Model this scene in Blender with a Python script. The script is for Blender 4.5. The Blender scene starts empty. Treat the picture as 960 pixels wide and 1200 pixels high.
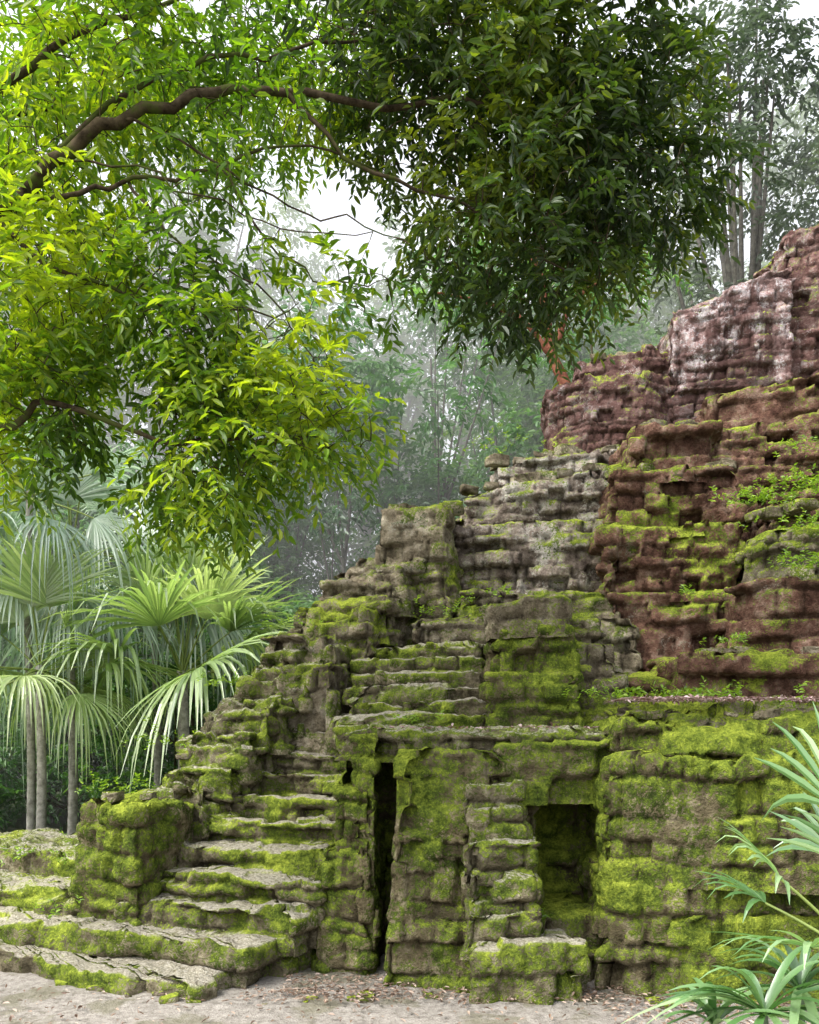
import bpy, math, random
import numpy as np
from mathutils import Vector
random.seed(7)
rng = np.random.default_rng(11)
S = bpy.context.scene
S.view_settings.view_transform = 'Standard'
S.view_settings.look = 'None'
S.view_settings.exposure = 0

# ------------------------------------------------------------ noise
def hsh(i, j, k, seed):
    n = (i * 73856093) ^ (j * 19349663) ^ (k * 83492791) ^ (seed * 40503 + 977)
    n = n & 0x7fffffff
    n = ((n ^ (n >> 13)) * 1274126177) & 0x7fffffff
    n = ((n ^ (n >> 15)) * 668265263) & 0x7fffffff
    n = n ^ (n >> 16)
    return (n & 0xffff) / 65535.0

def vnoise(P, seed=0):
    P = np.asarray(P, dtype=float)
    I = np.floor(P).astype(np.int64)
    F = P - I
    F = F * F * (3 - 2 * F)
    r = 0
    for dx in (0, 1):
        wx = F[..., 0] if dx else 1 - F[..., 0]
        for dy in (0, 1):
            wy = F[..., 1] if dy else 1 - F[..., 1]
            for dz in (0, 1):
                wz = F[..., 2] if dz else 1 - F[..., 2]
                r = r + wx * wy * wz * hsh(I[..., 0] + dx, I[..., 1] + dy, I[..., 2] + dz, seed)
    return r * 2 - 1

def fbm(P, seed=0, oct=3):
    r = 0
    a = 1.0
    t = 0
    for o in range(oct):
        r = r + a * vnoise(P * (2 ** o), seed + o * 17)
        t += a
        a *= 0.5
    return r / t

# ------------------------------------------------------------ mesh helpers
def make_mesh(name, V, loops, sizes, mat, attrs=None, smooth=True, parent=None):
    V = np.asarray(V, dtype=np.float32).reshape(-1, 3)
    loops = np.asarray(loops, dtype=np.int32).ravel()
    sizes = np.asarray(sizes, dtype=np.int32)
    me = bpy.data.meshes.new(name)
    me.vertices.add(len(V))
    me.vertices.foreach_set("co", V.ravel())
    me.loops.add(len(loops))
    me.loops.foreach_set("vertex_index", loops)
    me.polygons.add(len(sizes))
    starts = np.concatenate([[0], np.cumsum(sizes)[:-1]]).astype(np.int32)
    me.polygons.foreach_set("loop_start", starts)
    me.polygons.foreach_set("use_smooth", np.full(len(sizes), smooth))
    me.update(calc_edges=True)
    if attrs:
        for k, v in attrs.items():
            a = me.attributes.new(k, 'FLOAT', 'POINT')
            a.data.foreach_set("value", np.asarray(v, dtype=np.float32).ravel())
    me.materials.append(mat)
    ob = bpy.data.objects.new(name, me)
    S.collection.objects.link(ob)
    if parent:
        ob.parent = parent
    return ob

def empty(name):
    e = bpy.data.objects.new(name, None)
    S.collection.objects.link(e)
    return e

class Tubes:
    def __init__(s):
        s.V = []; s.L = []; s.n = 0
    def add(s, path, radii, sides=6):
        path = np.asarray(path, float)
        n = len(path)
        T = np.gradient(path, axis=0)
        T /= np.linalg.norm(T, axis=1)[:, None] + 1e-9
        up = np.array([0.13, 0.31, 0.94])
        A = np.cross(T, up); A /= np.linalg.norm(A, axis=1)[:, None] + 1e-9
        B = np.cross(T, A)
        th = np.arange(sides) / sides * 2 * np.pi
        R = np.asarray(radii, float)[:, None, None]
        ring = path[:, None, :] + R * (np.cos(th)[None, :, None] * A[:, None, :] + np.sin(th)[None, :, None] * B[:, None, :])
        s.V.append(ring.reshape(-1, 3))
        i = np.arange(n - 1)[:, None] * sides
        j = np.arange(sides)[None, :]
        j2 = (j + 1) % sides
        q = np.stack([i + j, i + j2, i + sides + j2, i + sides + j], -1).reshape(-1, 4) + s.n
        s.L.append(q)
        s.n += n * sides
    def build(s, name, mat, parent=None):
        L = np.concatenate(s.L)
        return make_mesh(name, np.concatenate(s.V), L, np.full(len(L), 4), mat, parent=parent)

# ------------------------------------------------------------ materials
def nt(name):
    m = bpy.data.materials.new(name)
    m.use_nodes = True
    n = m.node_tree.nodes
    n.clear()
    out = n.new('ShaderNodeOutputMaterial')
    return m, m.node_tree, out

class G:
    """tiny node-graph helper"""
    def __init__(s, tree): s.t = tree
    def n(s, typ, **kw):
        x = s.t.nodes.new(typ)
        for k, v in kw.items(): setattr(x, k, v)
        return x
    def l(s, a, b): s.t.links.new(a, b)
    def setin(s, sock, v):
        if hasattr(v, 'links'): s.l(v, sock)
        else: sock.default_value = v
    def math(s, op, a, b=0.0, clamp=False):
        x = s.n('ShaderNodeMath', operation=op); x.use_clamp = clamp
        s.setin(x.inputs[0], a); s.setin(x.inputs[1], b)
        return x.outputs[0]
    def mad(s, a, b, c):
        x = s.n('ShaderNodeMath', operation='MULTIPLY_ADD')
        s.setin(x.inputs[0], a); s.setin(x.inputs[1], b); s.setin(x.inputs[2], c)
        return x.outputs[0]
    def noise(s, vec, scale, detail=5, rough=0.55, dist=0.0):
        x = s.n('ShaderNodeTexNoise')
        s.l(vec, x.inputs['Vector'])
        x.inputs['Scale'].default_value = scale; x.inputs['Detail'].default_value = detail
        x.inputs['Roughness'].default_value = rough; x.inputs['Distortion'].default_value = dist
        return x.outputs['Fac']
    def ramp(s, fac, stops, interp='LINEAR'):
        x = s.n('ShaderNodeValToRGB')
        x.color_ramp.interpolation = interp
        e = x.color_ramp.elements
        while len(e) < len(stops): e.new(0.5)
        for el, (p, c) in zip(e, stops):
            el.position = p
            el.color = (c, c, c, 1) if isinstance(c, (int, float)) else (*c, 1)
        s.setin(x.inputs[0], fac)
        return x.outputs['Color']
    def mix(s, f, a, b, blend='MIX'):
        x = s.n('ShaderNodeMix', data_type='RGBA', blend_type=blend)
        s.setin(x.inputs[0], f)
        for i, v in ((6, a), (7, b)):
            if hasattr(v, 'links'): s.l(v, x.inputs[i])
            else: x.inputs[i].default_value = (*v, 1)
        return x.outputs[2]
    def step(s, v, a, b):
        x = s.n('ShaderNodeMapRange', interpolation_type='SMOOTHSTEP')
        s.setin(x.inputs[0], v)
        x.inputs[1].default_value = a; x.inputs[2].default_value = b
        return x.outputs[0]

def stone_mat(name, ca, cb, cc, moss=0.5, lichen=0.3, tread=0.0, lich_col=(0.50, 0.48, 0.42), moss_top=0.5, streak=0.0):
    m, t, out = nt(name); g = G(t)
    geo = g.n('ShaderNodeNewGeometry')
    pos = geo.outputs['Position']
    sep = g.n('ShaderNodeSeparateXYZ'); g.l(geo.outputs['Normal'], sep.inputs[0]); nz = sep.outputs[2]
    n1 = g.noise(pos, 0.9, 3, 0.6)
    n2 = g.noise(pos, 6.0, 5, 0.7)
    n3 = g.noise(pos, 34.0, 3, 0.75)
    n4 = g.noise(pos, 2.8, 5, 0.75)
    tint = g.n('ShaderNodeAttribute', attribute_name='tint').outputs['Fac']
    cav = g.n('ShaderNodeAttribute', attribute_name='cav').outputs['Fac']
    stone = g.ramp(g.mad(n4, 0.35, g.math('MULTIPLY', n2, 0.65)), [(0.36, ca), (0.5, cb), (0.62, cc)])
    tt = g.mad(tint, 0.8, 0.6)
    cm = g.n('ShaderNodeCombineXYZ')
    for i in range(3): g.l(tt, cm.inputs[i])
    stone = g.mix(1.0, stone, cm.outputs[0], 'MULTIPLY')
    stone = g.mix(g.math('MULTIPLY', g.step(n3, 0.54, 0.66), 0.6), stone, (0.022, 0.018, 0.012))
    lf = g.mad(n4, 0.6, g.math('MULTIPLY', n3, 0.4))
    lf = g.mad(tint, 0.06, lf)
    lfac = g.step(lf, 0.68 - 0.22 * lichen, 0.73 - 0.22 * lichen)
    stone = g.mix(g.math('MULTIPLY', lfac, 0.85), stone, lich_col)
    if streak > 0:
        mp = g.n('ShaderNodeMapping'); mp.inputs['Scale'].default_value = (1.6, 1.6, 0.35); g.l(pos, mp.inputs[0])
        ns = g.noise(mp.outputs[0], 1.3, 5, 0.7)
        sp_ = g.n('ShaderNodeSeparateXYZ'); g.l(pos, sp_.inputs[0])
        # dark purple-brown streaks grow heavier towards the foot of the wall
        ns = g.math('ADD', ns, g.mad(sp_.outputs[2], -0.12, 1.10))
        stone = g.mix(g.math('MULTIPLY', g.step(ns, 0.46, 0.60), streak), stone, (0.075, 0.042, 0.038))
    stone = g.mix(g.math('MULTIPLY', cav, 0.6), stone, (0.02, 0.016, 0.01))
    mf = g.math('MULTIPLY', g.math('SUBTRACT', n1, 0.5), 2.6)
    mf = g.mad(g.math('SUBTRACT', n4, 0.5), 3.6, mf)
    mf = g.mad(g.math('SUBTRACT', n3, 0.5), 2.8, mf)
    mf = g.mad(nz, moss_top, mf)
    mf = g.mad(g.math('SUBTRACT', tint, 0.5), 0.35, mf)
    mf = g.mad(cav, -0.25, mf)
    mf = g.math('ADD', mf, (moss - 0.5) * 1.6)
    mfac = g.step(mf, -0.15, 0.40)
    mc = g.mad(g.math('SUBTRACT', nz, 0.2), 0.12, g.mad(n2, 0.5, g.math('MULTIPLY', n3, 0.5)))
    mc = g.mad(g.math('SUBTRACT', n1, 0.5), 0.45, mc)
    mosscol = g.ramp(mc, [(0.36, (0.022, 0.032, 0.009)), (0.47, (0.062, 0.088, 0.016)), (0.58, (0.145, 0.185, 0.026)), (0.72, (0.31, 0.36, 0.048))])
    col = g.mix(mfac, stone, mosscol)
    if tread > 0:
        tr = g.math('MULTIPLY', g.step(nz, 0.7, 0.95), g.step(g.mad(n4, 0.6, g.math('MULTIPLY', n3, 0.4)), 0.60 - 0.3 * tread, 0.68 - 0.3 * tread))
        dirt = g.ramp(n3, [(0.35, (0.17, 0.15, 0.11)), (0.5, (0.30, 0.27, 0.225)), (0.65, (0.42, 0.39, 0.35))])
        col = g.mix(g.math('MULTIPLY', tr, 0.9), col, dirt)
    b = g.n('ShaderNodeBsdfDiffuse')
    g.l(col, b.inputs['Color'])
    h = g.mad(n2, 1.0, g.math('MULTIPLY', n3, 0.6))
    bp = g.n('ShaderNodeBump'); bp.inputs['Strength'].default_value = 0.9; bp.inputs['Distance'].default_value = 0.08
    g.l(h, bp.inputs['Height']); g.l(bp.outputs[0], b.inputs['Normal'])
    g.l(b.outputs[0], out.inputs[0])
    return m

def leaf_mat(name, dark, mid, light, trans=0.4, rough=0.45, tcol=None, spec=0.4, gloss=0.05):
    m, t, out = nt(name); g = G(t)
    at = g.n('ShaderNodeAttribute', attribute_name='tint')
    col = g.ramp(at.outputs['Fac'], [(0.0, dark), (0.5, mid), (1.0, light)])
    b = g.n('ShaderNodeBsdfDiffuse')
    g.l(col, b.inputs['Color'])
    tr = g.n('ShaderNodeBsdfTranslucent')
    tc = g.mix(1.0, col, tcol or (2.0, 2.0, 0.7), 'MULTIPLY')
    g.l(tc, tr.inputs[0])
    mx = g.n('ShaderNodeMixShader'); mx.inputs[0].default_value = trans
    g.l(b.outputs[0], mx.inputs[1]); g.l(tr.outputs[0], mx.inputs[2])
    gl = g.n('ShaderNodeBsdfGlossy'); gl.inputs['Roughness'].default_value = rough
    mx2 = g.n('ShaderNodeMixShader'); mx2.inputs[0].default_value = gloss
    g.l(mx.outputs[0], mx2.inputs[1]); g.l(gl.outputs[0], mx2.inputs[2])
    g.l(mx2.outputs[0], out.inputs[0])
    return m

def bark_mat(name, a, b_, moss=None):
    m, t, out = nt(name); g = G(t)
    geo = g.n('ShaderNodeNewGeometry')
    n = g.noise(geo.outputs['Position'], 9, 5, 0.7)
    n2 = g.noise(geo.outputs['Position'], 3, 4, 0.7)
    c = g.ramp(n, [(0.35, a), (0.65, b_)])
    if moss: c = g.mix(g.step(n2, 0.48, 0.6), c, moss)
    b = g.n('ShaderNodeBsdfDiffuse'); g.l(c, b.inputs['Color'])
    g.l(b.outputs[0], out.inputs[0])
    return m

M_low = stone_mat('mossy_stone', (0.055, 0.044, 0.026), (0.14, 0.118, 0.07), (0.26, 0.225, 0.155), moss=0.70, lichen=0.3, moss_top=0.6, lich_col=(0.33, 0.32, 0.25))
M_side = stone_mat('mossy_terrace_stone', (0.06, 0.048, 0.03), (0.16, 0.14, 0.09), (0.30, 0.27, 0.20), moss=0.61, lichen=0.4, moss_top=0.6, tread=0.5, lich_col=(0.40, 0.38, 0.31))
M_step = stone_mat('stair_stone', (0.05, 0.042, 0.025), (0.15, 0.13, 0.085), (0.30, 0.26, 0.19), moss=0.64, lichen=0.2, tread=0.80, moss_top=0.5)
M_mid = stone_mat('mossy_grey_stone', (0.075, 0.060, 0.042), (0.20, 0.17, 0.12), (0.36, 0.32, 0.25), moss=0.47, lichen=0.45, moss_top=0.6)
M_grey = stone_mat('weathered_grey_stone', (0.07, 0.053, 0.045), (0.21, 0.172, 0.142), (0.40, 0.355, 0.31), moss=0.31, lichen=0.65, moss_top=0.6, lich_col=(0.48, 0.455, 0.42))
M_red = stone_mat('red_brown_stone', (0.048, 0.024, 0.019), (0.14, 0.078, 0.057), (0.26, 0.18, 0.14), moss=0.31, lichen=0.38, moss_top=0.75, lich_col=(0.37, 0.32, 0.28))
M_white = stone_mat('lichen_white_stone', (0.11, 0.06, 0.056), (0.25, 0.165, 0.155), (0.42, 0.35, 0.34), moss=0.10, lichen=0.62, lich_col=(0.58, 0.54, 0.56), moss_top=0.8, streak=0.9)
M_whitered = stone_mat('lichen_red_stone', (0.06, 0.030, 0.027), (0.16, 0.092, 0.082), (0.30, 0.215, 0.195), moss=0.16, lichen=0.5, lich_col=(0.46, 0.40, 0.40), moss_top=0.8, streak=0.45)

# ------------------------------------------------------------ masonry
pyramid = empty('stepped_pyramid_ruin')
PC = [0]
def masonry(name, pts, z0, z1, mat, ds=0.034, ch=0.25, bw=0.42, amp=0.05, batter=0.06, low=0.07, coff=0.05, top=0.05, tilt=(0, 0), rnd=0.08, groove=0.055, ero=0.22):
    PC[0] += 1
    seed = PC[0] * 31 + 5
    ch = ch * 0.76; bw = bw * 0.64
    r = np.random.default_rng(seed)
    pts = np.asarray(pts, float)
    seg = np.roll(pts, -1, 0) - pts
    P = []
    for p, e in zip(pts, seg):
        L = np.linalg.norm(e)
        hidden = e[1] > 0.0 and e[0] < 0 or (e[0] < -0.3)
        k = max(2, int(L / (ds * (2.5 if hidden else 1))))
        P.append(p + e * (np.arange(k) / k)[:, None])
    P = np.concatenate(P)
    N = len(P)
    w = max(1, int(rnd / ds))
    for _ in range(2):
        P = sum(np.roll(P, k, 0) for k in range(-w, w + 1)) / (2 * w + 1)
    T = np.roll(P, -1, 0) - np.roll(P, 1, 0)
    T /= np.linalg.norm(T, axis=1)[:, None] + 1e-9
    Nn = np.stack([T[:, 1], -T[:, 0]], 1)
    s = np.concatenate([[0], np.cumsum(np.linalg.norm(np.diff(P, axis=0), axis=1))])
    cen = P.mean(0)
    def ztop(x, y):
        q = np.stack([x, y, np.full_like(x, seed * 1.7)], -1)
        cx = np.floor(x * 2.3 + 0.5 * vnoise(q * 2, seed)).astype(np.int64); cy = np.floor(y * 2.3 + 0.5 * vnoise(q * 2, seed + 1)).astype(np.int64)
        slab = hsh(cx, cy, cx * 0, seed) - 0.5
        return z1 + tilt[0] * (x - cen[0]) + tilt[1] * (y - cen[1]) + top * (0.8 * vnoise(q * 1.3, seed) + 1.4 * slab + 0.5 * vnoise(q * 5.1, seed + 3) + 0.4 * vnoise(q * 13, seed + 4))
    zt = ztop(P[:, 0], P[:, 1])
    nz = max(3, int((z1 - z0) / ds) + 1)
    t = np.linspace(0, 1, nz)[:, None]
    Z = z0 + (zt[None, :] - z0) * t
    cb = [z0 - r.random() * ch * 0.5]
    while cb[-1] < z1 + 3: cb.append(cb[-1] + ch * (0.5 + 1.0 * r.random()))
    cb = np.array(cb)
    X2 = np.broadcast_to(P[None, :, 0], Z.shape); Y2 = np.broadcast_to(P[None, :, 1], Z.shape); S2 = np.broadcast_to(s[None, :], Z.shape)
    Q = np.stack([X2, Y2, Z], -1)
    Zw = Z + 0.06 * vnoise(Q * 1.1, seed + 5) + 0.026 * vnoise(Q * 4.0, seed + 6) + 0.009 * vnoise(Q * 14.0, seed + 26)
    ci = np.clip(np.searchsorted(cb, Zw) - 1, 0, len(cb) - 2)
    chh = cb[ci + 1] - cb[ci]
    dz = np.minimum(Zw - cb[ci], cb[ci + 1] - Zw)
    cr = r.random(len(cb)) * 10
    wv = 0.6 + 0.8 * r.random(len(cb))
    u = (S2 + 0.035 * vnoise(Q * 5, seed + 9) + 0.012 * vnoise(Q * 15, seed + 19)) / (bw * wv[ci]) + cr[ci]
    i = np.floor(u).astype(np.int64)
    cI = ci.astype(np.int64)
    def bj(ii): return ii + 0.75 * (hsh(ii, cI, ii * 0, seed) - 0.5)
    i = np.where(u < bj(i), i - 1, i); i = np.where(u >= bj(i + 1), i + 1, i)
    b0 = bj(i); b1 = bj(i + 1)
    dx = np.minimum(u - b0, b1 - u) * bw * wv[ci]
    fx = (u - b0) / (b1 - b0 + 1e-6) - 0.5; fz = (Zw - cb[ci]) / chh - 0.5
    wj = min(0.045, ch * 0.22)
    ax = np.clip(1 - np.clip(dx, 0, 1) / wj, 0, 1); az_ = np.clip(1 - np.clip(dz, 0, 1) / wj, 0, 1)
    gj = np.clip(np.sqrt(ax ** 2 + az_ ** 2), 0, 1)
    jd = np.clip(0.65 + 0.9 * vnoise(Q * 1.9, seed + 30), 0.1, 1.2)
    rb = hsh(i, cI, i * 0 + 3, seed + 11)
    r2 = hsh(i, cI, i * 0 + 5, seed + 21) - 0.5; r3 = hsh(i, cI, i * 0 + 6, seed + 22) - 0.5
    miss = (hsh(i, cI, i * 0 + 7, seed + 12) > 0.93)
    disp = (rb - 0.5) * 2 * amp - miss * amp * 2.2 - gj * groove * jd
    disp = disp + fx * r2 * 0.08 + fz * (r3 - 0.1) * 0.05
    crs = (r.random(len(cb)) - 0.5)
    disp = disp + coff * crs[ci] * 0.6
    c1 = np.stack([S2 * 1.4, ci * 7.31, np.full_like(S2, seed * 1.0)], -1)
    disp = disp + coff * 1.3 * vnoise(c1, seed + 14)
    disp = disp + low * 1.1 * fbm(Q * 0.8, seed + 15, 2) + 0.013 * vnoise(Q * 6, seed + 16) + 0.013 * vnoise(Q * 13, seed + 17) + 0.011 * vnoise(Q * 27, seed + 18)
    # pockets where the facing has crumbled away
    disp = disp - ero * np.clip(fbm(Q * 1.7, seed + 50, 3) - 0.12, 0, 1)
    disp = disp - batter * (Z - z0)
    edge = np.clip((zt[None, :] - Z) / 0.035, 0, 1)
    disp = disp - 0.02 * (1 - edge) ** 2
    Vx = X2 + Nn[None, :, 0] * disp; Vy = Y2 + Nn[None, :, 1] * disp
    side = np.stack([Vx, Vy, Z + 0.008 * vnoise(Q * 20, seed + 40)], -1)
    rim = side[-1]
    c3 = rim[:, :2].mean(0)
    rad = np.linalg.norm(rim[:, :2] - c3, axis=1).max()
    nr = int(min(55, max(6, rad / (ds * 1.5))))
    rings = []
    for k in range(1, nr + 1):
        f = 1 - (k / nr)
        if k == nr: f = 0.004
        xy = c3 + (rim[:, :2] - c3) * f
        zz = ztop(xy[:, 0], xy[:, 1]) + 0.015 * min(1, k * ds * 1.6 / 0.1)
        rings.append(np.concatenate([xy, zz[:, None]], 1))
    V = np.concatenate([side.reshape(-1, 3)] + rings)
    tint = np.concatenate([rb.ravel(), np.full(nr * N, 0.5) + 0.25 * vnoise(np.concatenate(rings) * 2.3, seed)])
    cav = np.concatenate([(gj * np.clip(jd, 0, 1)).ravel(), np.zeros(nr * N)])
    rows = nz + nr
    a = np.arange(rows - 1)[:, None] * N; b = np.arange(N)[None, :]; b2 = (b + 1) % N
    F = np.stack([a + b, a + b2, a + N + b2, a + N + b], -1).reshape(-1, 4)
    return make_mesh(name, V, F, np.full(len(F), 4), mat, {'tint': tint, 'cav': cav}, parent=pyramid)

# --- lower plinth steps and the lower staircase
masonry('plinth_step', [(-8.0, 10.1), (-4.2, 8.7), (-1.95, 7.65), (-1.2, 8.6), (-2.0, 11), (-8, 12.5)], -0.1, 0.17, M_step, ch=0.42, bw=0.9, coff=0.04, low=0.10, amp=0.045, batter=0, top=0.045)
masonry('plinth_step', [(-8.0, 10.55), (-4.4, 9.15), (-1.53, 8.03), (-0.9, 9.0), (-2.0, 11), (-8, 13)], 0.0, 0.40, M_step, ch=0.42, bw=0.8, coff=0.04, low=0.12, amp=0.05, batter=0, top=0.045)
masonry('plinth_step', [(-8.0, 11.1), (-4.8, 9.75), (-3.55, 9.3), (-2.6, 12), (-8, 14)], 0.2, 0.60, M_side, ch=0.3, bw=0.6, coff=0.05, low=0.1, amp=0.05, batter=0, top=0.06)
masonry('plinth_step', [(-8.0, 12.0), (-4.9, 10.6), (-3.8, 10.3), (-2.6, 12), (-8, 14)], 0.4, 0.85, M_side, ch=0.3, bw=0.6, coff=0.05, low=0.1, amp=0.05, batter=0, top=0.08)
sx = [-1.53, -1.26, -1.06, -0.90, -0.78, -0.68, -0.58, -0.48, -0.40]
zs = [0.40 + 0.248 * k for k in range(9)]
for k in range(1, 9):
    z = zs[k]
    xr = sx[k]; yr = 8.03 + 0.31 * k
    L = 2.0
    xl = xr - L * 0.94; yl = yr + L * 0.34
    masonry('stair_step', [(xl, yl), (xr + 0.15, yr - 0.03), (xr + 0.8, yr + 1.6), (xl + 0.5, yl + 1.6)], z - 0.42, z, M_step, ds=0.026, ch=0.3, bw=0.7, amp=0.045, batter=0, low=0.10, coff=0.04, top=0.045, rnd=0.05)
# left balustrade and left receding tiers
masonry('balustrade_block', [(-3.72, 9.35), (-2.85, 8.9), (-2.66, 9.3), (-2.05, 10.9), (-3.0, 11.6)], 0.2, 1.66, M_low, ch=0.32, bw=0.5, amp=0.05, coff=0.05, top=0.09, tilt=(0.04, 0.03), batter=0.02)
NS = 16
for k in range(NS):
    f = k / (NS - 1)
    xl = -3.3 + (-0.95 + 3.3) * f + rng.normal() * 0.10; yf = 9.95 + 2.7 * f
    z = 1.82 + 3.2 * f
    wd = 0.95 + 0.15 * f
    masonry('side_tier', [(xl, yf + 0.15), (xl + wd, yf - 0.25), (xl + wd + 0.8, yf + 2.4), (xl + 0.2, yf + 2.6)], z - 0.75, z, M_side if f < 0.55 else M_mid, ds=0.036, ch=0.22, bw=0.42, coff=0.08, top=0.09, amp=0.065, tilt=(0.04, 0.05))
masonry('side_flank', [(-3.9, 10.8), (-2.6, 10.4), (-1.6, 14), (-3.0, 15)], 0.0, 1.5, M_low, ch=0.24, bw=0.4, coff=0.08, top=0.1)
masonry('side_core', [(-2.9, 11.2), (-1.0, 11.1), (0.5, 14), (-1.0, 15)], 0.0, 2.4, M_low, ds=0.06)
masonry('side_block', [(-1.8, 11.0), (-0.98, 10.75), (-0.75, 11.4), (-1.5, 12.0)], 2.0, 3.30, M_mid, ch=0.5, bw=0.8, amp=0.03, coff=0.02, top=0.06, batter=0.02)
# --- central lower mass
masonry('stair_cheek', [(-0.66, 8.72), (-0.32, 8.45), (-0.30, 9.6), (-0.1, 11), (-0.45, 11)], -0.1, 2.36, M_low, ds=0.026, ch=0.28, bw=0.4, amp=0.05, coff=0.04, batter=0.02)
masonry('stair_cheek', [(-0.84, 8.66), (-0.34, 8.44), (-0.36, 9.2), (-0.7, 9.9)], -0.1, 1.85, M_low, ds=0.026, ch=0.28, bw=0.4, amp=0.05, coff=0.04, batter=0.05)
masonry('stair_cheek', [(-1.0, 8.62), (-0.36, 8.42), (-0.38, 9.2), (-0.9, 9.6)], -0.1, 1.25, M_low, ds=0.026, ch=0.28, bw=0.4, amp=0.05, coff=0.04, batter=0.06)
masonry('buttress', [(-0.30, 8.05), (0.62, 7.95), (1.2, 8.05), (1.12, 9.6), (-0.16, 9.6)], -0.1, 2.22, M_low, ds=0.026, ch=0.26, bw=0.42, amp=0.045, coff=0.05, batter=0.12, low=0.08)
masonry('lower_wall_core', [(-0.9, 9.35), (2.2, 9.3), (2.6, 14), (-0.8, 14)], -0.1, 2.38, M_low)
masonry('terrace_slab', [(-0.75, 9.2), (-0.45, 8.85), (-0.1, 8.55), (1.1, 8.45), (2.2, 8.45), (2.6, 12), (-0.9, 12)], 2.12, 2.42, M_side, ds=0.028, ch=0.2, bw=0.6, amp=0.06, coff=0.06, batter=0.02, top=0.07, low=0.1)
for k, (zz, yy) in enumerate([(1.98, 8.1), (1.70, 7.98), (1.42, 7.9), (1.1, 7.82), (0.78, 7.74)]):
    masonry('buttress_step', [(0.50 + 0.03 * (k % 2), yy), (1.10 + 0.04 * k, yy + 0.03), (1.12 + 0.04 * k, yy + 0.6), (0.5, yy + 0.6)], zz - 0.42, zz, M_side, ds=0.026, ch=0.34, bw=0.6, amp=0.045, coff=0.03, batter=0.02, low=0.05, rnd=0.04)
masonry('low_ledge', [(0.55, 7.68), (1.62, 7.62), (1.68, 9.0), (0.6, 9.0)], -0.1, 0.5, M_step, ds=0.026, ch=0.45, bw=0.8, amp=0.045, coff=0.03, batter=0.03, rnd=0.05)
masonry('niche_sill', [(1.1, 8.3), (1.95, 8.3), (1.95, 9.6), (1.1, 9.6)], -0.1, 0.62, M_low, ch=0.3)
masonry('niche_lintel', [(0.9, 8.33), (2.1, 8.3), (2.1, 9.6), (0.9, 9.6)], 1.72, 2.3, M_low, ch=0.38, bw=0.8, amp=0.07, coff=0.04, batter=0.0)
masonry('niche_jamb', [(0.9, 8.55), (1.36, 8.5), (1.34, 9.6), (0.9, 9.6)], -0.1, 1.9, M_low, ch=0.26, bw=0.4, batter=0.0, low=0.05)
# --- right lower wall
masonry('right_wall_foot', [(1.72, 7.95), (2.4, 7.72), (6.5, 7.3), (6.5, 10), (1.85, 10)], -0.1, 0.72, M_low, ch=0.34, bw=0.42, amp=0.04, coff=0.05, batter=0.15, low=0.16)
masonry('right_wall', [(1.80, 8.08), (2.4, 7.86), (6.5, 7.42), (6.5, 10), (1.9, 10)], 0.5, 1.12, M_low, ch=0.4, bw=0.4, amp=0.04, coff=0.03, batter=0.0, low=0.08)
masonry('right_wall', [(1.76, 7.98), (2.4, 7.74), (6.5, 7.25), (6.5, 10.5), (1.95, 10.5)], 1.0, 2.2, M_low, ds=0.028, ch=0.46, bw=0.36, amp=0.035, coff=0.04, batter=0.10, low=0.12, top=0.1)
masonry('right_wall', [(1.95, 8.2), (6.5, 7.55), (6.5, 12), (2.1, 12)], 2.0, 2.48, M_low, ch=0.22, bw=0.42, amp=0.07, coff=0.1, batter=0.2, low=0.16, top=0.1)
masonry('right_wall', [(2.1, 8.7), (6.5, 8.0), (6.5, 12), (2.2, 12)], 2.2, 2.68, M_mid, ch=0.22, bw=0.42, amp=0.07, coff=0.1, batter=0.2, low=0.16, top=0.1, tilt=(0.0, 0.05))
# --- second level
for (xl, yl, xr, yr, zz) in [(-0.95, 10.1, 0.95, 9.75, 2.6), (-0.8, 10.4, 0.95, 10.05, 2.78), (-0.75, 10.7, 0.95, 10.35, 2.97), (-0.8, 11.0, 0.95, 10.65, 3.16), (-0.7, 11.3, 0.95, 10.95, 3.36), (-0.5, 11.6, 0.95, 11.2, 3.55)]:
    masonry('upper_stair_step', [(xl, yl), (xr, yr), (xr + 0.15, yr + 2), (xl + 0.2, yl + 2)], zz - 0.4, zz, M_step, ch=0.3, bw=0.6, amp=0.05, low=0.14, coff=0.06, batter=0, top=0.05, rnd=0.05)
masonry('mid_buttress', [(0.80, 9.55), (1.95, 9.35), (2.25, 10.8), (0.95, 11)], 2.2, 3.05, M_low, ch=0.26, bw=0.45, coff=0.06, batter=0.08, amp=0.06)
masonry('mid_buttress', [(0.92, 9.8), (1.9, 9.62), (2.1, 11), (0.95, 11)], 2.9, 3.6, M_low, ch=0.26, bw=0.5, coff=0.06, batter=0.03, amp=0.06, tilt=(0.03, 0))
masonry('mid_buttress', [(0.92, 9.8), (1.78, 9.6), (2.1, 11), (0.95, 11)], 3.5, 3.93, M_mid, ch=0.3, bw=0.8, coff=0.05, batter=0.0, amp=0.05, tilt=(0.03, 0))
masonry('mid_buttress_side', [(1.8, 9.8), (2.45, 9.7), (2.6, 11.5), (1.8, 11.5)], 2.2, 3.45, M_mid, ch=0.26, bw=0.45, coff=0.08, batter=0.08)
masonry('mid_buttress_side', [(1.6, 10.1), (2.3, 10.0), (2.5, 11.5), (1.6, 11.5)], 3.2, 3.75, M_mid, ch=0.26, bw=0.45, coff=0.08, batter=0.08)
masonry('mid_tier', [(-0.1, 11.9), (3.2, 11.5), (3.6, 15), (-0.1, 15)], 2.5, 3.95, M_mid, ch=0.22, bw=0.42, coff=0.12, batter=0.12)
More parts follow.
